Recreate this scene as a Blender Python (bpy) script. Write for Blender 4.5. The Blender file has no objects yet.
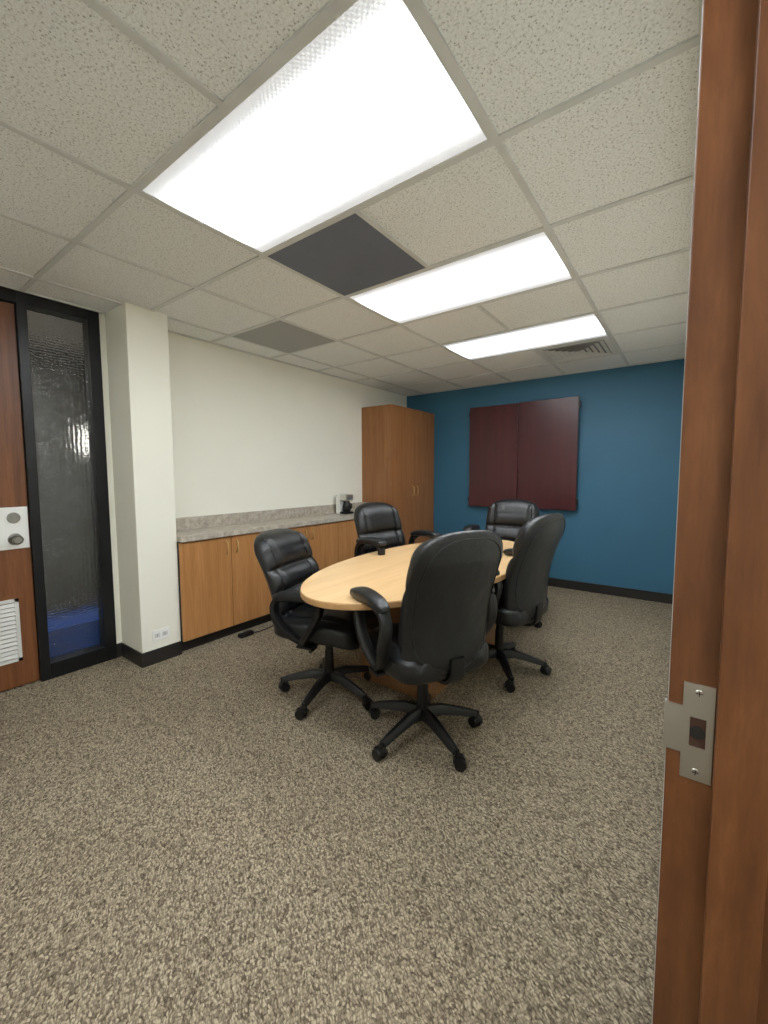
import bpy, bmesh, math, random
from mathutils import Vector, Matrix
random.seed(3)
scene=bpy.context.scene
COL=scene.collection
try:
    scene.view_settings.view_transform='Standard'
    scene.view_settings.gamma=1.06
except Exception: pass

# ------------------------------------------------------------------ helpers
def s2l(c):
    return tuple(((x/255)/12.92 if x/255<=0.04045 else (((x/255)+0.055)/1.055)**2.4) for x in c)
def new_mat(name):
    m=bpy.data.materials.new(name); m.use_nodes=True
    nt=m.node_tree; b=nt.nodes['Principled BSDF']
    return m,nt,b
def N(nt,t,**kw):
    n=nt.nodes.new(t)
    for k,v in kw.items(): setattr(n,k,v)
    return n
def ramp(nt,stops):
    r=N(nt,'ShaderNodeValToRGB'); e=r.color_ramp.elements
    while len(e)<len(stops): e.new(0.5)
    for i,(p,c) in enumerate(stops):
        e[i].position=p; e[i].color=(c[0],c[1],c[2],1)
    return r
def coords(nt,scale=(1,1,1),kind='Object',rot=(0,0,0)):
    tc=N(nt,'ShaderNodeTexCoord'); mp=N(nt,'ShaderNodeMapping')
    mp.inputs['Scale'].default_value=scale; mp.inputs['Rotation'].default_value=rot
    nt.links.new(tc.outputs[kind],mp.inputs['Vector']); return mp.outputs['Vector']
def noise(nt,vec,scale,detail=3,rough=.5,dist=0):
    n=N(nt,'ShaderNodeTexNoise'); n.inputs['Scale'].default_value=scale
    n.inputs['Detail'].default_value=detail; n.inputs['Roughness'].default_value=rough
    n.inputs['Distortion'].default_value=dist
    nt.links.new(vec,n.inputs['Vector']); return n
def bump(nt,b,h,strength,dist=.01):
    bp=N(nt,'ShaderNodeBump'); bp.inputs['Strength'].default_value=strength; bp.inputs['Distance'].default_value=dist
    nt.links.new(h,bp.inputs['Height']); nt.links.new(bp.outputs['Normal'],b.inputs['Normal'])
def mul(nt,a,b_):
    mx=N(nt,'ShaderNodeMix',data_type='RGBA',blend_type='MULTIPLY'); mx.inputs['Factor'].default_value=1
    nt.links.new(a,mx.inputs[6]); nt.links.new(b_,mx.inputs[7]); return mx.outputs[2]
def plain(name,rgb,rough=.5,metal=0,var=.06,nscale=8,bstr=0,bscale=200,spec=.5):
    m,nt,b=new_mat(name); c=s2l(rgb); v=coords(nt)
    n=noise(nt,v,nscale)
    r=ramp(nt,[(.3,[x*(1-var) for x in c]),(.7,[min(1,x*(1+var)) for x in c])])
    nt.links.new(n.outputs['Fac'],r.inputs['Fac']); nt.links.new(r.outputs['Color'],b.inputs['Base Color'])
    b.inputs['Roughness'].default_value=rough; b.inputs['Metallic'].default_value=metal
    b.inputs['Specular IOR Level'].default_value=spec
    if bstr:
        n2=noise(nt,v,bscale,2); bump(nt,b,n2.outputs['Fac'],bstr,.002)
    return m
def wood(name,dark,light,axis='Z',rough=.4,scale=1.0,contrast=(.3,.7),spec=.4,fine=.12):
    m,nt,b=new_mat(name)
    st={'X':(1.2,22,22),'Y':(22,1.2,22),'Z':(22,22,1.2)}[axis]
    v=coords(nt,tuple(s*scale for s in st))
    n=noise(nt,v,1.6,6,.6,.8)
    r=ramp(nt,[(contrast[0],s2l(dark)),(contrast[1],s2l(light))])
    nt.links.new(n.outputs['Fac'],r.inputs['Fac'])
    v2=coords(nt,tuple(s*scale*6 for s in st)); n2=noise(nt,v2,1.5,3,.7)
    r2=ramp(nt,[(.3,(1-fine*2,)*3),(.6,(1,1,1))]); nt.links.new(n2.outputs['Fac'],r2.inputs['Fac'])
    nt.links.new(mul(nt,r.outputs['Color'],r2.outputs['Color']),b.inputs['Base Color'])
    b.inputs['Roughness'].default_value=rough; b.inputs['Specular IOR Level'].default_value=spec
    bump(nt,b,n2.outputs['Fac'],.05,.002)
    return m

# ------------------------------------------------------------------ materials
def mk_carpet():
    m,nt,b=new_mat('carpet_loop_pile')
    v=coords(nt,(1,1,1),rot=(0,0,.5))
    n0=noise(nt,v,30,2)
    sc=N(nt,'ShaderNodeVectorMath',operation='SCALE'); sc.inputs['Scale'].default_value=.022
    nt.links.new(n0.outputs['Color'],sc.inputs[0])
    ad=N(nt,'ShaderNodeVectorMath',operation='ADD'); nt.links.new(v,ad.inputs[0]); nt.links.new(sc.outputs[0],ad.inputs[1])
    mp=N(nt,'ShaderNodeMapping'); mp.inputs['Scale'].default_value=(118,212,1)
    nt.links.new(ad.outputs[0],mp.inputs['Vector'])
    vo=N(nt,'ShaderNodeTexVoronoi'); vo.inputs['Scale'].default_value=1; vo.inputs['Randomness'].default_value=.7
    nt.links.new(mp.outputs[0],vo.inputs['Vector'])
    sep=N(nt,'ShaderNodeSeparateColor'); nt.links.new(vo.outputs['Color'],sep.inputs[0])
    r=ramp(nt,[(0,s2l((92,81,68))),(.25,s2l((124,112,95))),(.6,s2l((152,139,118))),(1,s2l((178,165,141)))])
    nt.links.new(sep.outputs[0],r.inputs['Fac'])
    r2=ramp(nt,[(.35,(1,1,1)),(.85,(.32,.31,.28))]); nt.links.new(vo.outputs['Distance'],r2.inputs['Fac'])
    c=mul(nt,r.outputs['Color'],r2.outputs['Color'])
    n3=noise(nt,v,1.2,3); r3=ramp(nt,[(.3,(.95,.94,.93)),(.7,(1,1,1))]); nt.links.new(n3.outputs['Fac'],r3.inputs['Fac'])
    c=mul(nt,c,r3.outputs['Color'])
    nt.links.new(c,b.inputs['Base Color'])
    b.inputs['Roughness'].default_value=.95; b.inputs['Specular IOR Level'].default_value=.1
    inv=N(nt,'ShaderNodeMath',operation='SUBTRACT'); inv.inputs[0].default_value=1; nt.links.new(vo.outputs['Distance'],inv.inputs[1])
    bump(nt,b,inv.outputs[0],.5,.004)
    return m
M_carpet=mk_carpet()
def mk_tile():
    m,nt,b=new_mat('acoustic_tile')
    v=coords(nt)
    n=noise(nt,v,130,3,.65,.4)
    r=ramp(nt,[(.30,s2l((172,172,168))),(.42,s2l((226,227,224))),(.6,s2l((240,242,241)))])
    nt.links.new(n.outputs['Fac'],r.inputs['Fac'])
    vo=N(nt,'ShaderNodeTexVoronoi'); vo.inputs['Scale'].default_value=75; nt.links.new(v,vo.inputs['Vector'])
    r2=ramp(nt,[(.12,(.52,.51,.50)),(.24,(1,1,1))]); nt.links.new(vo.outputs['Distance'],r2.inputs['Fac'])
    nt.links.new(mul(nt,r.outputs['Color'],r2.outputs['Color']),b.inputs['Base Color']); b.inputs['Roughness'].default_value=.95
    b.inputs['Specular IOR Level'].default_value=.1
    bump(nt,b,n.outputs['Fac'],.3,.002)
    return m
M_tile=mk_tile()
M_grid=plain('ceiling_grid_metal',(206,207,204),.5)
M_cream=plain('cream_paint',(235,233,219),.75,bstr=.05,var=.015,nscale=2)
M_white=plain('white_plastic',(236,236,232),.35,var=.01)
M_blue=plain('teal_blue_paint',(46,98,126),.6,bstr=.06,var=.04,nscale=2)
M_black_base=plain('black_vinyl_base',(34,32,31),.4,var=.1)
M_black_frame=plain('black_frame_metal',(18,19,21),.35,var=.1,spec=.35)
M_oak=wood('oak_cabinet',(164,110,62),(186,132,80),'Z',.38,.7,fine=.08)
M_oak2=wood('oak_tall_cabinet',(138,88,50),(162,110,66),'Z',.38,.7,fine=.08)
M_oakdoor=wood('oak_door',(96,56,32),(132,82,48),'Z',.38,.6)
def mk_jamb():
    m,nt,b=new_mat('stained_maple_jamb'); v=coords(nt,(9,9,2.2))
    n=noise(nt,v,2.2,5,.62,.3); r=ramp(nt,[(.3,s2l((86,50,27))),(.55,s2l((111,68,38))),(.75,s2l((131,84,50)))])
    nt.links.new(n.outputs['Fac'],r.inputs['Fac'])
    v2=coords(nt,(160,160,9)); n2=noise(nt,v2,1.5,3,.7); r2=ramp(nt,[(.3,(.84,.83,.82)),(.6,(1,1,1))]); nt.links.new(n2.outputs['Fac'],r2.inputs['Fac'])
    nt.links.new(mul(nt,r.outputs['Color'],r2.outputs['Color']),b.inputs['Base Color'])
    b.inputs['Roughness'].default_value=.4; b.inputs['Specular IOR Level'].default_value=.4; return m
M_jamb=mk_jamb()
M_table=wood('maple_table_top',(206,166,114),(222,186,138),'Y',.3,.5,fine=.04)
M_tedge=wood('maple_table_edge',(176,132,84),(194,152,102),'Y',.4,.5,fine=.05)
M_tbase=wood('maple_table_base',(130,92,60),(152,110,74),'Z',.45,.6)
M_maroon=wood('mahogany_laminate',(64,30,33),(80,38,40),'Z',.28,.5,fine=.06)
M_plate=plain('satin_steel',(205,203,198),.3,1.0,var=.03)
M_brass=plain('brass_pull',(214,180,124),.35,.8,var=.03)
M_dark=plain('dark_gap',(12,11,11),.7)
M_hole=plain('strike_pocket_wood',(60,34,20),.8)
M_dpanel=plain('slate_ceiling_panel',(98,104,118),.6,var=.05,nscale=6)
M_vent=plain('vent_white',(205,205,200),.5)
M_ventin=plain('vent_shadow_grey',(120,120,118),.6)
M_toe=plain('toe_kick_dark',(34,30,28),.6)
M_plastic=plain('black_nylon',(15,15,16),.42,var=.15,spec=.4)
M_bluebin=plain('blue_plastic',(14,74,160),.4)
def mk_leather():
    m,nt,b=new_mat('black_leather'); v=coords(nt)
    n=noise(nt,v,9,3); r=ramp(nt,[(.3,(.005,.0055,.006)),(.7,(.010,.0108,.0118))])
    nt.links.new(n.outputs['Fac'],r.inputs['Fac']); nt.links.new(r.outputs['Color'],b.inputs['Base Color'])
    b.inputs['Roughness'].default_value=.29; b.inputs['Specular IOR Level'].default_value=.42
    vo=N(nt,'ShaderNodeTexVoronoi'); vo.inputs['Scale'].default_value=260; nt.links.new(v,vo.inputs['Vector'])
    n2=noise(nt,v,14,4)
    ad=N(nt,'ShaderNodeMath',operation='MULTIPLY_ADD'); ad.inputs[1].default_value=6
    nt.links.new(n2.outputs['Fac'],ad.inputs[0]); nt.links.new(vo.outputs['Distance'],ad.inputs[2])
    bump(nt,b,ad.outputs[0],.25,.004); return m
M_leather=mk_leather()
def mk_counter():
    m,nt,b=new_mat('speckled_laminate'); v=coords(nt)
    n=noise(nt,v,22,6,.7,.5); r=ramp(nt,[(.3,s2l((138,128,114))),(.5,s2l((170,161,147))),(.7,s2l((196,188,175)))])
    nt.links.new(n.outputs['Fac'],r.inputs['Fac']); nt.links.new(r.outputs['Color'],b.inputs['Base Color'])
    b.inputs['Roughness'].default_value=.35; return m
M_counter=mk_counter()
LAMP=26.0
def mk_lens():
    m,nt,b=new_mat('prismatic_lens_lit')
    tc=N(nt,'ShaderNodeTexCoord'); sp=N(nt,'ShaderNodeSeparateXYZ'); nt.links.new(tc.outputs['Object'],sp.inputs[0])
    def edge(out,lim,w):
        a=N(nt,'ShaderNodeMath',operation='ABSOLUTE'); nt.links.new(out,a.inputs[0])
        mr=N(nt,'ShaderNodeMapRange'); mr.interpolation_type='SMOOTHSTEP'
        mr.inputs['From Min'].default_value=lim; mr.inputs['From Max'].default_value=lim-w
        mr.inputs['To Min'].default_value=0; mr.inputs['To Max'].default_value=1
        nt.links.new(a.outputs[0],mr.inputs['Value']); return mr.outputs[0]
    ex=edge(sp.outputs['X'],.625,.06); ey=edge(sp.outputs['Y'],.30,.20)
    mu=N(nt,'ShaderNodeMath',operation='MULTIPLY'); nt.links.new(ex,mu.inputs[0]); nt.links.new(ey,mu.inputs[1])
    vo=N(nt,'ShaderNodeTexVoronoi'); vo.inputs['Scale'].default_value=80; vo.inputs['Randomness'].default_value=0
    mp=N(nt,'ShaderNodeMapping'); mp.inputs['Rotation'].default_value=(0,0,.785); nt.links.new(tc.outputs['Object'],mp.inputs[0]); nt.links.new(mp.outputs[0],vo.inputs['Vector'])
    mr=N(nt,'ShaderNodeMapRange'); mr.inputs['From Min'].default_value=.15; mr.inputs['From Max'].default_value=.6
    mr.inputs['To Min'].default_value=1.1; mr.inputs['To Max'].default_value=.5; nt.links.new(vo.outputs['Distance'],mr.inputs['Value'])
    st=N(nt,'ShaderNodeMapRange'); st.inputs['To Min'].default_value=.6; st.inputs['To Max'].default_value=LAMP
    pw=N(nt,'ShaderNodeMath',operation='POWER'); pw.inputs[1].default_value=2.6; nt.links.new(mu.outputs[0],pw.inputs[0])
    nt.links.new(pw.outputs[0],st.inputs['Value'])
    fi=N(nt,'ShaderNodeMath',operation='MULTIPLY'); nt.links.new(st.outputs[0],fi.inputs[0]); nt.links.new(mr.outputs[0],fi.inputs[1])
    b.inputs['Base Color'].default_value=(.7,.7,.72,1); b.inputs['Roughness'].default_value=.4
    b.inputs['Emission Color'].default_value=(.91,.96,1.0,1)
    nt.links.new(fi.outputs[0],b.inputs['Emission Strength']); return m
M_lens=mk_lens()
def mk_glass():
    m,nt,b=new_mat('patterned_glass'); v=coords(nt,(1,1,1))
    b.inputs['Base Color'].default_value=(.82,.85,.84,1); b.inputs['Transmission Weight'].default_value=1
    b.inputs['Roughness'].default_value=.12; b.inputs['IOR'].default_value=1.5
    mp=N(nt,'ShaderNodeMapping'); mp.inputs['Scale'].default_value=(1,42,62); nt.links.new(v,mp.inputs[0])
    vo=N(nt,'ShaderNodeTexVoronoi'); vo.inputs['Scale'].default_value=1; vo.inputs['Randomness'].default_value=.35; vo.feature='SMOOTH_F1'; nt.links.new(mp.outputs[0],vo.inputs['Vector'])
    bump(nt,b,vo.outputs['Distance'],.8,.014); return m
M_glass=mk_glass()
def mk_emit(name,col,s):
    m,nt,b=new_mat(name); v=coords(nt); n=noise(nt,v,6); mr=N(nt,'ShaderNodeMapRange'); mr.inputs['To Min'].default_value=s*.9; mr.inputs['To Max'].default_value=s*1.1
    nt.links.new(n.outputs['Fac'],mr.inputs['Value']); nt.links.new(mr.outputs[0],b.inputs['Emission Strength']); b.inputs['Emission Color'].default_value=(*col,1); return m
M_glow=mk_emit('added_glow_lit',(1,.95,.86),2.5)  # emission of the added glow behind the sidelight

# ------------------------------------------------------------------ geometry helpers
def link(o,parent=None):
    COL.objects.link(o)
    if parent is not None: o.parent=parent
    return o
def empty(name,loc=(0,0,0),rot=0):
    e=bpy.data.objects.new(name,None); e.location=loc; e.rotation_euler=(0,0,rot); e.empty_display_size=.1
    COL.objects.link(e); return e
def finish(o,mat,bev=0,smooth=False,seg=2):
    if mat is not None and len(o.data.materials)==0: o.data.materials.append(mat)
    if smooth:
        for p in o.data.polygons: p.use_smooth=True
    if bev:
        md=o.modifiers.new('bevel','BEVEL'); md.width=bev; md.segments=seg; md.limit_method='ANGLE'
    return o
def boxes(name,lst,mat,parent=None,bev=0,center=True):
    xs=[c for b in lst for c in b[:2]]; ys=[c for b in lst for c in b[2:4]]; zs=[c for b in lst for c in b[4:6]]
    c=Vector(((min(xs)+max(xs))/2,(min(ys)+max(ys))/2,(min(zs)+max(zs))/2)) if center else Vector()
    vs=[];fs=[]
    for x0,x1,y0,y1,z0,z1 in lst:
        k=len(vs)
        vs+=[Vector(p)-c for p in [(x0,y0,z0),(x1,y0,z0),(x1,y1,z0),(x0,y1,z0),(x0,y0,z1),(x1,y0,z1),(x1,y1,z1),(x0,y1,z1)]]
        fs+=[tuple(k+i for i in f) for f in [(0,3,2,1),(4,5,6,7),(0,1,5,4),(1,2,6,5),(2,3,7,6),(3,0,4,7)]]
    me=bpy.data.meshes.new(name); me.from_pydata(vs,[],fs); me.update()
    o=bpy.data.objects.new(name,me); link(o,parent); o.location=c
    if parent is not None: o.location=c-Vector(parent.location)
    return finish(o,mat,bev)
def box(name,x0,x1,y0,y1,z0,z1,mat,parent=None,bev=0): return boxes(name,[(x0,x1,y0,y1,z0,z1)],mat,parent,bev)
def bm_cyl(bm,p0,p1,r0,r1=None,seg=20):
    r1=r0 if r1 is None else r1
    p0=Vector(p0);p1=Vector(p1);d=p1-p0
    q=d.to_track_quat('Z','Y').to_matrix().to_4x4()
    mt=Matrix.Translation((p0+p1)/2)@q
    bmesh.ops.create_cone(bm,cap_ends=True,segments=seg,radius1=r0,radius2=r1,depth=d.length,matrix=mt)
def bm_box(bm,c,s,rot=None):
    mt=Matrix.Translation(c)
    if rot is not None: mt=mt@rot
    mt=mt@Matrix.Diagonal((s[0],s[1],s[2],1))
    bmesh.ops.create_cube(bm,size=1,matrix=mt)
def bm_sweep(bm,pts,prof,closed=False,up=Vector((0,1,0))):
    rings=[]
    n=len(pts)
    for i,p in enumerate(pts):
        p=Vector(p)
        a=Vector(pts[(i-1)%n if closed else max(i-1,0)]); b=Vector(pts[(i+1)%n if closed else min(i+1,n-1)])
        t=(b-a).normalized(); nn=t.cross(up).normalized(); uu=nn.cross(t).normalized()
        rings.append([bm.verts.new(p+uu*x+nn*y) for x,y in prof])
    m=len(prof)
    for i in range(n if closed else n-1):
        r0=rings[i]; r1=rings[(i+1)%n]
        for j in range(m): bm.faces.new((r0[j],r0[(j+1)%m],r1[(j+1)%m],r1[j]))
    if not closed:
        bm.faces.new(rings[0][::-1]); bm.faces.new(rings[-1])
def circ(r,n=10,rx=None): 
    rx=r if rx is None else rx
    return [(rx*math.cos(2*math.pi*i/n),r*math.sin(2*math.pi*i/n)) for i in range(n)]
def bm_done(bm,name,mat,smooth=True):
    bmesh.ops.recalc_face_normals(bm,faces=bm.faces[:])
    me=bpy.data.meshes.new(name); bm.to_mesh(me); bm.free()
    me.materials.append(mat)
    for p in me.polygons: p.use_smooth=smooth
    return me
def bez(pts,n=16):
    out=[]; P=[Vector(p) for p in pts]; P=[P[0]*2-P[1]]+P+[P[-1]*2-P[-2]]
    for i in range(1,len(P)-2):
        for k in range(n):
            t=k/n; a,b,c,d=P[i-1:i+3]
            out.append(.5*((2*b)+(c-a)*t+(2*a-5*b+4*c-d)*t*t+(3*b-a-3*c+d)*t**3))
    out.append(P[-2]); return out

# ------------------------------------------------------------------ room data
XW=-3.283; YB=5.0106; YN=-1.05; H=2.408; T=.6096; GX=-.566; GY=.7954
XR=-.011

box('floor',XW-1.3,1.7,YN-.12,YB+.12,-.1,0,M_carpet)
box('ceiling',XW-1.3,1.7,YN-.12,YB+.12,H+.008,H+.1,M_tile)
boxes('wall_left',[(XW-.12,XW,YN,-.22,0,H+.008),(XW-.12,XW,1.2,YB,0,H+.008)],M_cream)
box('wall_column',XW,-2.96,1.238,1.506,0,H+.008,M_cream,bev=.004)
box('wall_back',XW-.12,1.7,YB,YB+.12,0,H+.008,M_blue)
box('wall_near',XW-.12,1.7,YN-.12,YN,0,H+.008,M_cream)
boxes('wall_right',[(XR,.13,.63,YB,0,H+.008),(XR,.13,YN,-.36,0,H+.008),(XR,.13,-.36,.63,2.13,H+.008)],M_cream)
box('wall_corridor',1.6,1.7,YN,YB,0,H+.008,M_cream)
bh=.1
box('baseboard_back',XW,XR,YB-.008,YB,0,bh,M_black_base)
boxes('baseboard_column',[(XW,-2.96,1.23,1.238,0,bh),(-2.96,-2.952,1.23,1.506,0,bh)],M_black_base)
boxes('baseboard_right',[(XR-.008,XR,.70,YB,0,bh)],M_black_base)
boxes('baseboard_near',[(XW,XR,YN,YN+.008,0,bh)],M_black_base)
box('baseboard_left',XW,XW+.008,1.2,1.238,0,bh,M_black_base)

# ceiling grid (no bars across the 2x4 troffers)
bars=[]
lights=(0,2,4,-2)
for i in range(0,5):
    x=GX-T*i
    if i==1:
        segs=[]; cur=YN
        for j in sorted(lights):
            y0=max(GY+T*j,YN); segs.append((cur,y0)); cur=GY+T*(j+1)
        segs.append((cur,YB))
        for a,b in segs:
            if b-a>.02: bars.append((x-.012,x+.012,a,b,H,H+.009))
    else: bars.append((x-.012,x+.012,YN,YB,H,H+.009))
for j in range(-3,7):
    y=GY+T*j
    if y>YN+.02: bars.append((XW,XR,y-.012,y+.012,H+.0005,H+.009))
bars+=[(XW,XW+.02,YN,YB,H-.001,H+.009),(XR-.02,XR,YN,YB,H-.001,H+.009),(XW,XR,YB-.02,YB,H-.001,H+.009)]
boxes('trim_ceiling_grid',bars,M_grid)

for j in lights:
    y0=GY+T*j; y1=y0+T; x1=GX; x0=GX-2*T
    e=empty('fluorescent_troffer',((x0+x1)/2,(y0+y1)/2,H))
    a=.012; w=.022
    boxes('frame',[(x0+a,x1-a,y0+a,y0+w,H+.001,H+.0085),(x0+a,x1-a,y1-w,y1-a,H+.001,H+.0085),
                   (x0+a,x0+w,y0+w,y1-w,H+.001,H+.0085),(x1-w,x1-a,y0+w,y1-w,H+.001,H+.0085)],M_grid,e)
    box('lens',x0+w,x1-w,y0+w,y1-w,H+.003,H+.0075,M_lens,e)
x1=GX-T; box('ceiling_access_panel',x1-T+.012,x1-.012,GY+T+.012,GY+2*T-.012,H+.002,H+.0085,M_dpanel)
def mk_perf():
    m,nt,b=new_mat('perforated_grille'); v=coords(nt)
    vo=N(nt,'ShaderNodeTexVoronoi'); vo.inputs['Scale'].default_value=90; vo.inputs['Randomness'].default_value=0
    nt.links.new(v,vo.inputs['Vector'])
    r=ramp(nt,[(.32,s2l((82,83,82))),(.42,s2l((162,163,160)))]); nt.links.new(vo.outputs['Distance'],r.inputs['Fac'])
    nt.links.new(r.outputs['Color'],b.inputs['Base Color']); b.inputs['Roughness'].default_value=.6; return m
x1=GX-3*T; box('return_air_grille',x1-T+.012,x1-.012,GY+2*T+.012,GY+3*T-.012,H+.002,H+.0085,mk_perf())
e=empty('ceiling_air_vent',(GX-T/2,GY+5.5*T,H))
cx,cy=GX-T/2,GY+5.5*T
bm=bmesh.new()
def sqring(bm,ro,zo,ri,zi):
    o=[bm.verts.new((cx+sx*ro,cy+sy*ro,zo)) for sx,sy in ((-1,-1),(1,-1),(1,1),(-1,1))]
    i_=[bm.verts.new((cx+sx*ri,cy+sy*ri,zi)) for sx,sy in ((-1,-1),(1,-1),(1,1),(-1,1))]
    for k in range(4): bm.faces.new((o[k],o[(k+1)%4],i_[(k+1)%4],i_[k]))
sqring(bm,.292,H-.001,.245,H-.001)
for r_ in (.24,.195,.15,.105,.06):
    sqring(bm,r_,H-.006,r_-.034,H+.003); 
sqring(bm,.03,H-.005,.0005,H-.005)
me=bm_done(bm,'louvers',M_vent,False); o=bpy.data.objects.new('louvers',me); link(o,e); o.location=-Vector(e.location)
md=o.modifiers.new('s','SOLIDIFY'); md.thickness=.0015
box('throat',cx-.285,cx+.285,cy-.285,cy+.285,H+.004,H+.0079,M_ventin,e)

# ------------------------------------------------------------------ left door + sidelight
d=empty('door_1',(XW,.28,0))
box('leaf',XW-.06,XW-.015,-.18,.762,.01,2.33,M_oakdoor,d,.002)
boxes('lock_plate',[(XW-.015,XW-.009,.61,.758,.865,1.12)],M_white,d,.003)
bm=bmesh.new()
KY=.69
bm_cyl(bm,(XW-.012,KY,.925),(XW+.02,KY,.925),.016); bm_cyl(bm,(XW+.02,KY,.925),(XW+.05,KY,.925),.020,.028,24); bm_cyl(bm,(XW+.05,KY,.925),(XW+.058,KY,.925),.028,.020,24)
bm_cyl(bm,(XW-.012,KY,1.055),(XW+.006,KY,1.055),.034,.028,24); bm_cyl(bm,(XW+.003,KY,1.055),(XW+.014,KY,1.055),.014,.012,16)
bm_cyl(bm,(XW-.012,KY,.925),(XW-.003,KY,.925),.036,.034,24)
M_knob=plain('brushed_knob',(150,148,144),.28,1.0,var=.05)
me=bm_done(bm,'knob',M_knob); o=bpy.data.objects.new('knob_and_cylinder',me); link(o,d); o.location=-Vector(d.location)
md=o.modifiers.new('es','EDGE_SPLIT'); md.split_angle=math.radians(35)
gl=[(XW-.015,XW-.007,.22,.24,.17,.56),(XW-.015,XW-.007,.665,.685,.17,.56),(XW-.015,XW-.007,.22,.685,.17,.19),(XW-.015,XW-.007,.22,.685,.54,.56)]
boxes('louver_frame',gl,M_vent,d)
bm=bmesh.new()
for k in range(13):
    z=.205+k*.0265
    bm_box(bm,(XW-.012,.4525,z),(.004,.43,.024),Matrix.Rotation(math.radians(-25),4,'Y'))
me=bm_done(bm,'louver_slats',M_vent,False); o=bpy.data.objects.new('louver_slats',me); link(o,d); o.location=-Vector(d.location)
w=empty('window_1',(XW,.97,0))
fx0,fx1=XW-.09,XW+.012
boxes('frame',[(fx0,fx1,.765,.815,0,H),(fx0,fx1,1.13,1.2,0,H),(fx0,fx1,.815,1.13,0,.10),(fx0,fx1,.815,1.13,2.34,H)],M_black_frame,w,.002)
boxes('door_frame_black',[(fx0,fx1,-.22,.765,2.335,H),(fx0,fx1,-.22,-.182,0,2.335)],M_black_frame,d,.002)
box('glass',XW-.045,XW-.037,.815,1.13,.10,2.34,M_glass,w)
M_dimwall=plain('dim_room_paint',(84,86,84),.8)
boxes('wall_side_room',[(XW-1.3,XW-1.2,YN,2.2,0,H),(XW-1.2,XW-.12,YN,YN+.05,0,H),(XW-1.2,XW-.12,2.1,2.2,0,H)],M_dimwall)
b_=empty('storage_bin',(XW-.27,1.05,0))
boxes('tub',[(XW-.42,XW-.41,.83,1.4,0,.26),(XW-.12,XW-.11,.83,1.4,0,.26),(XW-.42,XW-.11,.83,.84,0,.26),(XW-.42,XW-.11,1.39,1.4,0,.26),(XW-.42,XW-.11,.83,1.4,0,.01)],M_bluebin,b_,.003)
boxes('lid',[(XW-.43,XW-.10,.82,1.41,.26,.28)],M_bluebin,b_,.004)
L=bpy.data.lights.new('side_room_fill','AREA'); L.energy=22; L.size=.5; L.color=(1,.96,.9)  # unseen fill light, added to lighten the glass from behind
lo=bpy.data.objects.new('side_room_fill',L); lo.location=(XW-.6,.3,H-.1); COL.objects.link(lo)
s_=empty('added_glow',(XW-1.19,1.475,1.62))  # added glowing body, makes the bright streak in the patterned glass
bm=bmesh.new(); bm_cyl(bm,(0,0,-.10),(0,0,.10),.035,.04,24); me=bm_done(bm,'glow_body',M_glow); o=bpy.data.objects.new('glow_body',me); link(o,s_); o.location=(.06,0,0)
bm=bmesh.new(); bm_box(bm,(.005,0,0),(.02,.07,.07)); me=bm_done(bm,'backplate',M_black_frame,False); o=bpy.data.objects.new('backplate',me); link(o,s_)

# ------------------------------------------------------------------ near door jamb at right
j=empty('door_2',(0,.62,0))
boxes('jamb_strike_side',[(XR,.13,.60,.63,0,2.13)],M_jamb,j,.0015)
boxes('stop_strike_side',[(.035,.085,.587,.60,0,2.13)],M_jamb,j,.0015)
boxes('jamb_hinge_side',[(XR,.13,-.36,-.33,0,2.13),(.035,.085,-.33,-.317,0,2.13)],M_jamb,j,.0015)
boxes('jamb_head',[(XR,.13,-.33,.60,2.10,2.13)],M_jamb,j,.0015)
boxes('edge_highlight',[(XR-.0008,XR-.0001,.606,.632,0,2.13)],M_vent,j)  # pale strip standing in for the highlight on the rounded jamb edge
y=.6005; z0,z1=.942,1.060; x0,x1=.0035,.0335; hz0,hz1=.983,1.019; hx0,hx1=.011,.0265
lst=[(x0,hx0,z0,z1),(hx1,x1,z0,z1),(hx0,hx1,z0,hz0),(hx0,hx1,hz1,z1)]
out=[(a,b,y-.0025,y,c_,dd) for a,b,c_,dd in lst]
out.append((-.0125,x0,y-.0025,y,.972,1.030)); out.append((-.0145,-.0125,y-.0022,y+.006,.972,1.030))
boxes('strike_plate',out,M_plate,j)
box('strike_hole',.0105,.0265,.5990,.5996,.982,1.020,M_hole,j)
bm=bmesh.new()
bm_cyl(bm,(.0185,.5984,1.001),(.0185,.5989,1.001),.0078,.0078,28)
me=bm_done(bm,'strike_pocket',M_dark,False); o=bpy.data.objects.new('strike_pocket',me); link(o,j); o.location=-Vector(j.location)
bm=bmesh.new()
for z in (.9525,1.0495):
    bm_cyl(bm,(.0185,.598,z),(.0185,.5966,z),.0042,.0036,20)
me=bm_done(bm,'strike_screws',M_plate,False); o=bpy.data.objects.new('strike_screws',me); link(o,j); o.location=-Vector(j.location)
bm=bmesh.new()
for z in (.9525,1.0495):
    bm_box(bm,(.0185,.5965,z),(.006,.0004,.0009)); bm_box(bm,(.0185,.5965,z),(.0009,.0004,.006))
me=bm_done(bm,'screw_slots',M_dark,False); o=bpy.data.objects.new('screw_slots',me); link(o,j); o.location=-Vector(j.location)

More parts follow.
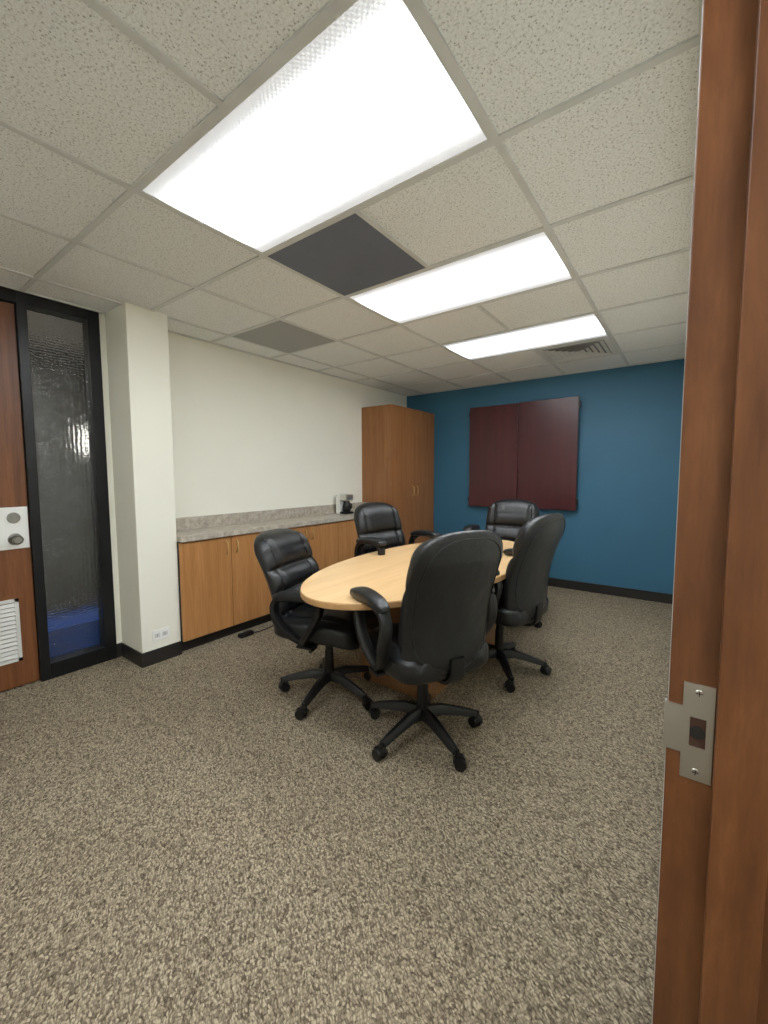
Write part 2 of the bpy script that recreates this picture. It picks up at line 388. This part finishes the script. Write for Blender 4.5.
# ------------------------------------------------------------------ base cabinets with counter
cf=-2.945; y0c,y1c=1.506,4.0
c=empty('base_cabinet',(-3.1,2.75,0))
box('carcass',XW+.001,cf,y0c+.001,y1c-.001,.09,.83,M_dark,c)
box('toe_kick',XW+.001,cf-.05,y0c+.001,y1c-.001,0,.09,M_toe,c)
n=6; wd=(y1c-y0c)/n
boxes('doors',[(cf,cf+.018,y0c+k*wd+.0025,y0c+(k+1)*wd-.0025,.095,.822) for k in range(n)],M_oak,c,.0015)
boxes('counter_top',[(XW+.001,cf+.04,y0c+.001,y1c-.001,.83,.87),(XW+.001,XW+.022,y0c+.001,y1c-.001,.87,.97),(XW+.022,cf+.0,y1c-.021,y1c-.001,.87,.97)],M_counter,c,.002)
def pull(bm,x,y,z,l=.1):
    pts=bez([(x,y,z),(x+.022,y,z+.012),(x+.026,y,z+l/2),(x+.022,y,z+l-.012),(x,y,z+l)],6)
    bm_sweep(bm,pts,circ(.0058,8))
bm=bmesh.new()
for k in range(3):
    ys=y0c+(2*k+1)*wd
    pull(bm,cf+.017,ys-.045,.69); pull(bm,cf+.017,ys+.045,.69)
me=bm_done(bm,'pulls',M_brass); o=bpy.data.objects.new('pulls',me); link(o,c); o.location=-Vector(c.location)
t=empty('tall_storage_cabinet',(-3.06,4.5,0)); tx=-2.85; ty0,ty1=4.0,5.0
boxes('carcass',[(XW+.001,tx,ty0,ty1,.09,2.125)],M_oak2,t,.002)
box('toe_kick',XW+.001,tx-.05,ty0,ty1,0,.09,M_toe,t)
boxes('doors',[(tx+.001,tx+.02,ty0+.002,4.497,.095,2.123),(tx+.001,tx+.02,4.503,ty1-.002,.095,2.123)],M_oak2,t,.0015)
bm=bmesh.new(); pull(bm,tx+.019,4.455,1.04,.12); pull(bm,tx+.019,4.545,1.04,.12)
me=bm_done(bm,'pulls',M_brass); o=bpy.data.objects.new('pulls',me); link(o,t); o.location=-Vector(t.location)

# small coffee maker on the counter (faces the room, +X)
def lathe(name,prof,mat,parent,seg=32,loc=(0,0,0)):
    bm=bmesh.new(); rings=[]
    for r,z in prof: rings.append([bm.verts.new((r*math.cos(2*math.pi*i/seg),r*math.sin(2*math.pi*i/seg),z)) for i in range(seg)])
    for a,b in zip(rings,rings[1:]):
        for i in range(seg): bm.faces.new((a[i],a[(i+1)%seg],b[(i+1)%seg],b[i]))
    bm.faces.new(rings[0][::-1]); bm.faces.new(rings[-1])
    me=bm_done(bm,name,mat); o=bpy.data.objects.new(name,me); link(o,parent); o.location=loc
    md=o.modifiers.new('e','EDGE_SPLIT'); md.split_angle=math.radians(40)
    return o
k=empty('coffee_maker',(-3.15,3.53,.8705))
kx,ky,kz=-3.15,3.53,.8705
boxes('housing',[(kx-.08,kx-.02,ky-.065,ky+.065,kz,kz+.215)],M_white,k,.006)
boxes('brew_head',[(kx-.03,kx+.075,ky-.062,ky+.062,kz+.15,kz+.213)],M_plate,k,.008)
boxes('warming_base',[(kx-.03,kx+.08,ky-.062,ky+.062,kz,kz+.022)],M_plastic,k,.004)
lathe('carafe',[(.035,.022),(.047,.04),(.049,.08),(.040,.115),(.034,.128),(.036,.140)],M_plastic,k,loc=(.028,0,0))
bm=bmesh.new(); bm_sweep(bm,bez([(.075,0,.115),(.10,0,.105),(.102,0,.07),(.078,0,.055)],6),[(-.007,-.004),(.007,-.004),(.007,.004),(-.007,.004)])
me=bm_done(bm,'carafe_handle',M_plastic); o=bpy.data.objects.new('carafe_handle',me); link(o,k)
o_=empty('wall_outlet',(-2.96,1.366,.195))
box('plate',-2.96,-2.954,1.308,1.424,.158,.232,M_white,o_,.002)
boxes('receptacles',[(-2.955,-2.952,1.322,1.358,.180,.210),(-2.955,-2.952,1.374,1.410,.180,.210)],M_vent,o_,.003)
boxes('slots',[(-2.953,-2.9515,y,y+.003,z,z+.009) for y in (1.336,1.388) for z in (.186,.197)],M_dark,o_)
p_=empty('power_adapter',(-2.86,1.99,0))
box('brick',-2.895,-2.84,1.93,2.05,.001,.032,M_plastic,p_,.006)
bm=bmesh.new()
bm_sweep(bm,bez([(-2.86,2.04,.016),(-2.85,2.12,.006),(-2.88,2.3,.005),(-2.97,2.42,.005)],8),circ(.004,8),up=Vector((0,0,1)))
me=bm_done(bm,'cable',M_plastic); o=bpy.data.objects.new('cable',me); link(o,p_); o.location=-Vector(p_.location)

# ------------------------------------------------------------------ presentation board cabinet on blue wall
w=empty('whiteboard_cabinet',(-1.645,YB,1.52))
box('back_case',-2.27,-1.02,YB-.05,YB-.001,.915,2.13,M_maroon,w,.002)
box('door_left',-2.282,-1.668,YB-.075,YB-.050,.905,2.14,M_maroon,w,.003)
box('door_right',-1.66,-1.012,YB-.082,YB-.050,.905,2.145,M_maroon,w,.003)
boxes('hinges',[(-1.012,-.996,YB-.075,YB-.03,z,z+.07) for z in (.96,2.03)]+[(-2.296,-2.282,YB-.07,YB-.03,z,z+.06) for z in (.96,2.03)],M_plastic,w,.002)
boxes('edge_band',[(-1.0119,-1.008,YB-.08,YB-.058,.91,2.14)],M_black_frame,w)

# ------------------------------------------------------------------ conference table
TC=(-1.395,2.49); TA,TB=.535,1.135; TZ=.72
t=empty('conference_table',(TC[0],TC[1],0))
def ell(name,a,b,z0,z1,mat,rnd,parent):
    bm=bmesh.new(); seg=96; prof=[(-rnd,z0),(0,z0+rnd),(0,z1-rnd),(-rnd,z1)]; rings=[]
    for dr,z in prof: rings.append([bm.verts.new(((a+dr)*math.cos(2*math.pi*i/seg),(b+dr)*math.sin(2*math.pi*i/seg),z)) for i in range(seg)])
    for p,q in zip(rings,rings[1:]):
        for i in range(seg): bm.faces.new((p[i],p[(i+1)%seg],q[(i+1)%seg],q[i]))
    bm.faces.new(rings[0][::-1]); bm.faces.new(rings[-1])
    me=bm_done(bm,name,mat,False); o=bpy.data.objects.new(name,me); link(o,parent); return o
ell('edge_band',TA,TB,TZ-.034,TZ-.003,M_tedge,.004,t)
ell('top',TA-.002,TB-.002,TZ-.004,TZ,M_table,.001,t)
boxes('pedestals',[(-1.66,-1.16,2.0,2.28,.0,TZ-.034),(-1.66,-1.16,2.75,3.03,.0,TZ-.034),(-1.43,-1.39,2.28,2.75,.2,.6)],M_tbase,t,.004)

# ------------------------------------------------------------------ office chair
def sgnpow(v,e): return math.copysign(abs(v)**e,v)
def superell(name,ax,ay,az,e1,e2,mat,deform=None,nu=48,nv=24):
    bm=bmesh.new(); rings=[]
    for i in range(1,nv):
        ph=-math.pi/2+math.pi*i/nv; ring=[]
        for j_ in range(nu):
            th=2*math.pi*j_/nu
            x=ax*sgnpow(math.cos(ph),e1)*sgnpow(math.cos(th),e2)
            y=ay*sgnpow(math.cos(ph),e1)*sgnpow(math.sin(th),e2)
            z=az*sgnpow(math.sin(ph),e1)
            p=Vector((x,y,z)); 
            if deform: p=deform(p)
            ring.append(bm.verts.new(p))
        rings.append(ring)
    lo=Vector((0,0,-az)); hi=Vector((0,0,az))
    if deform: lo=deform(lo); hi=deform(hi)
    lo=bm.verts.new(lo); hi=bm.verts.new(hi)
    for a,b in zip(rings,rings[1:]):
        for k_ in range(nu): bm.faces.new((a[k_],a[(k_+1)%nu],b[(k_+1)%nu],b[k_]))
    for k_ in range(nu):
        bm.faces.new((lo,rings[0][(k_+1)%nu],rings[0][k_])); bm.faces.new((hi,rings[-1][k_],rings[-1][(k_+1)%nu]))
    return bm_done(bm,name,mat)

def back_mesh(zscale=1.0):
    bm=bmesh.new(); nt_=90; nl=72; rings=[]
    Z0,HB,W=.42,.655*zscale,.242
    seams=[0,.19,.40,.62,1.0]
    def center(t): return -.235 -.11*t + .035*math.sin(math.pi*min(1,t*1.25))
    def pos(t,th):
        q=abs(2*t-1)
        ro=(1-q**9)**.45 if q<1 else 0
        rt=(1-q**10)**.5 if q<1 else 0
        wbase=W*(1-.03*max(0,(t-.55)/.45)**1.5-.06*max(0,(.35-t)/.35)**1.5)
        c_,s_=math.cos(th),math.sin(th)
        y=wbase*ro*sgnpow(c_,.65)
        for a,b in zip(seams,seams[1:]):
            if a<=t<=b: u=(t-a)/(b-a); break
        pil=(max(0,1-abs(2*u-1)**2.2))**.5
        yn=abs(y)/W
        groove=1-.6*math.exp(-((yn-.68)/.05)**2)*(1 if .06<t<.93 else 0)
        front=.034+.052*pil*groove
        if t>.62: front+=.022*pil
        back=.040
        th_=front if s_>0 else back
        x=center(t)+th_*rt*sgnpow(s_,.8)
        x+=.055*(yn**2)*(1-.3*t)
        z=Z0+HB*t-.016*(yn**2.5)*max(0,(t-.6)/.4)
        return Vector((x,y,z))
    for i in range(1,nt_):
        t=.5-.5*math.cos(math.pi*i/nt_); t=.5*t+.5*i/nt_
        rings.append([bm.verts.new(pos(t,2*math.pi*k_/nl)) for k_ in range(nl)])
    lo=bm.verts.new(Vector((center(0),0,Z0))); hi=bm.verts.new(Vector((center(1),0,Z0+HB)))
    for a,b in zip(rings,rings[1:]):
        for k_ in range(nl): bm.faces.new((a[k_],a[(k_+1)%nl],b[(k_+1)%nl],b[k_]))
    for k_ in range(nl):
        bm.faces.new((lo,rings[0][(k_+1)%nl],rings[0][k_])); bm.faces.new((hi,rings[-1][k_],rings[-1][(k_+1)%nl]))
    loop=[]
    for k_ in range(80):
        a=2*math.pi*k_/80
        t=.5+.45*sgnpow(math.sin(a),.5); 
        cth=.87*sgnpow(math.cos(a),.5)
        th=-math.acos(max(-1,min(1,math.copysign(abs(cth)**(1/.65),cth))))
        p=pos(t,th); loop.append(p+Vector((-.001,0,0)))
    bm_sweep(bm,loop,circ(.003,6),closed=True,up=Vector((1,0,0)))
    return bm_done(bm,'backrest',M_leather)
def seat_def(p):
    x,y,z=p
    q=Vector(p)
    if z>0:
        q.z+=.014*math.cos(min(1,abs(y)/.27)*math.pi/2)
        q.z-=.020*math.exp(-((abs(y)-.17)/.012)**2)*(1 if z>.03 else 0)
        q.z-=.014*math.exp(-((x+.03)/.012)**2)*(1 if z>.03 and abs(y)<.17 else 0)
    q.z-=.030*max(0,(x-.12)/.13)**2
    q.z+=.010*(abs(y)/.26)**2
    return q+Vector((.01,0,.445))
ME_seat=superell('seat_cushion',.265,.262,.068,.45,.38,M_leather,seat_def,72,32)
ME_back={1.0:back_mesh(1.0),.9:back_mesh(.86)}
def pad_def(p):
    q=Vector(p); q.z+=-.014*(p.x/.15)**2+ .006*(p.x/.15); q.y*=1+.15*(p.x/.15); return q
ME_pad=superell('arm_pad',.158,.043,.027,.65,.55,M_leather,pad_def,40,20)
def arm_mesh(sy):
    bm=bmesh.new(); y=.30*sy
    prof=[(-.026,-.012),(-.016,-.018),(.016,-.018),(.026,-.012),(.026,.012),(.016,.018),(-.016,.018),(-.026,.012)]
    pts=bez([(-.10,y,.728),(-.15,y,.70),(-.165,y,.64),(-.14,y,.55),(-.07,y-.03*sy,.45),(.0,y-.05*sy,.405)],8)
    bm_sweep(bm,pts,prof,up=Vector((0,1,0)))
    pts=bez([(.085,y,.728),(.115,y,.70),(.11,y,.64),(.07,y,.55),(.02,y-.02*sy,.46),(-.02,y-.05*sy,.405)],8)
    bm_sweep(bm,pts,prof,up=Vector((0,1,0)))
    bm_box(bm,(.0,.16*sy,.385),(.09,.24,.014))
    return bm_done(bm,'arm_support',M_plastic)
ME_armL=arm_mesh(1); ME_armR=arm_mesh(-1)
def base_mesh():
    bm=bmesh.new()
    bm_cyl(bm,(0,0,.085),(0,0,.16),.038,.032,24)
    bm_cyl(bm,(0,0,.16),(0,0,.27),.028,.026,24); bm_cyl(bm,(0,0,.27),(0,0,.33),.022,.021,24); bm_cyl(bm,(0,0,.33),(0,0,.38),.015,.015,20)
    for k_ in range(5):
        a=2*math.pi*k_/5+math.radians(20); ca,sa=math.cos(a),math.sin(a)
        R=Matrix.Rotation(a,3,'Z')
        path=[(.025,0,.118),(.10,0,.122),(.18,0,.105),(.25,0,.088),(.285,0,.078)]
        ws=[.030,.027,.024,.021,.018]; hs=[.026,.022,.018,.015,.012]
        rings=[]
        for (x,y,z),w_,h_ in zip(path,ws,hs):
            sec=[(-w_,-h_),(-w_*.75,h_*.5),(-w_*.35,h_),(w_*.35,h_),(w_*.75,h_*.5),(w_,-h_)]
            rings.append([bm.verts.new(R@Vector((x,yy,z+zz))) for yy,zz in sec])
        for r0,r1 in zip(rings,rings[1:]):
            for q in range(6): bm.faces.new((r0[q],r0[(q+1)%6],r1[(q+1)%6],r1[q]))
        bm.faces.new(rings[0]); bm.faces.new(rings[-1][::-1])
        cx,cy=.29*ca,.29*sa
        sw=a+1.1+k_*.9; dx,dy=math.cos(sw),math.sin(sw); nx,ny=-dy,dx
        bm_cyl(bm,(cx-.0*dx,cy,.055),(cx,cy,.088),.010,.010,12)
        ox,oy=cx+.012*dx,cy+.012*dy
        for s in (-1,1):
            bm_cyl(bm,(ox+nx*s*.008,oy+ny*s*.008,.029),(ox+nx*s*.027,oy+ny*s*.027,.029),.029,.026,24)
        bm_cyl(bm,(ox-nx*.014,oy-ny*.014,.040),(ox+nx*.014,oy+ny*.014,.040),.026,.026,18)
    return bm_done(bm,'star_base',M_plastic)
ME_base=base_mesh()
def mech_mesh():
    bm=bmesh.new()
    bm_box(bm,(-.02,0,.378),(.26,.16,.03)); bm_box(bm,(-.03,0,.36),(.14,.09,.03))
    bm_sweep(bm,bez([(-.08,0,.372),(-.2,0,.365),(-.262,0,.40),(-.275,0,.50)],6),[(-.035,-.007),(.035,-.007),(.035,.007),(-.035,.007)])
    bm_cyl(bm,(.02,-.07,.372),(.03,-.24,.365),.005,.005,8); bm_cyl(bm,(.03,-.20,.366),(.03,-.26,.364),.009,.011,10)
    return bm_done(bm,'tilt_mechanism',M_plastic)
ME_mech=mech_mesh()
def chair(x,y,ang,bk=1.0,legs=0,recl=0,armdz=0):
    """legs: world angle of one base leg"""
    e=empty('office_chair',(x,y,0),math.radians(ang))
    def add(nm,me,loc=(0,0,0),rot=(0,0,0)):
        o=bpy.data.objects.new(nm,me); link(o,e); o.location=loc; o.rotation_euler=rot
        if nm in('star_base','arm_support_l','arm_support_r','tilt_mechanism'):
            md=o.modifiers.new('es','EDGE_SPLIT'); md.split_angle=math.radians(38)
        return o
    add('star_base',ME_base,rot=(0,0,math.radians(legs-ang-20)))
    add('tilt_mechanism',ME_mech)
    add('seat_cushion',ME_seat)
    o=add('backrest',ME_back[bk])
    if recl:
        a=math.radians(-recl); pv=Vector((-.24,0,.45))
        o.rotation_euler=(0,a,0); o.location=pv-Matrix.Rotation(a,3,'Y')@pv
    s=(.748+armdz-.385)/(.748-.385)
    for nm,me in (('arm_support_l',ME_armL),('arm_support_r',ME_armR)):
        o=add(nm,me,(0,0,.385*(1-s))); o.scale=(1,1,s)
    add('arm_pad_l',ME_pad,(-.01,.30,.750+armdz)); add('arm_pad_r',ME_pad,(-.01,-.30,.750+armdz))
    return e
chair(-1.045,1.74,155,1.0,legs=-27)
chair(-1.70,1.75,15,.9,legs=-3,recl=5,armdz=-.075)
chair(-.99,2.64,170,1.0,legs=18)
chair(-1.86,2.74,-12,1.0,legs=10,armdz=.06)
chair(-1.30,3.56,-84,1.0,legs=0,armdz=.07)

# ------------------------------------------------------------------ corridor light & world
L=bpy.data.lights.new('corridor_light','AREA'); L.energy=22; L.size=.6; L.color=(1,.98,.95)
lo=bpy.data.objects.new('corridor_light',L); lo.location=(.85,-.1,H-.05); COL.objects.link(lo)
wd_=bpy.data.worlds.new('world'); scene.world=wd_; wd_.use_nodes=True
wd_.node_tree.nodes['Background'].inputs[0].default_value=(.6,.62,.65,1); wd_.node_tree.nodes['Background'].inputs[1].default_value=.15

# ------------------------------------------------------------------ camera
f,yaw,pitch,roll,cyp,h=416.2857,.6347,.0756,-.0039,506.1712,1.3073
F=Vector((-math.sin(yaw)*math.cos(pitch),math.cos(yaw)*math.cos(pitch),-math.sin(pitch)))
R=Vector((math.cos(yaw),math.sin(yaw),0)); U=R.cross(F)
R2=R*math.cos(roll)+U*math.sin(roll); U2=-R*math.sin(roll)+U*math.cos(roll)
cam=bpy.data.cameras.new('camera'); co=bpy.data.objects.new('camera',cam); COL.objects.link(co)
mt=Matrix((( R2.x,U2.x,-F.x,0),(R2.y,U2.y,-F.y,0),(R2.z,U2.z,-F.z,h),(0,0,0,1)))
co.matrix_world=mt
cam.sensor_fit='HORIZONTAL'; cam.sensor_width=36; cam.lens=f/768*36; cam.shift_y=-(512-cyp)/768; cam.clip_start=.01
scene.camera=co
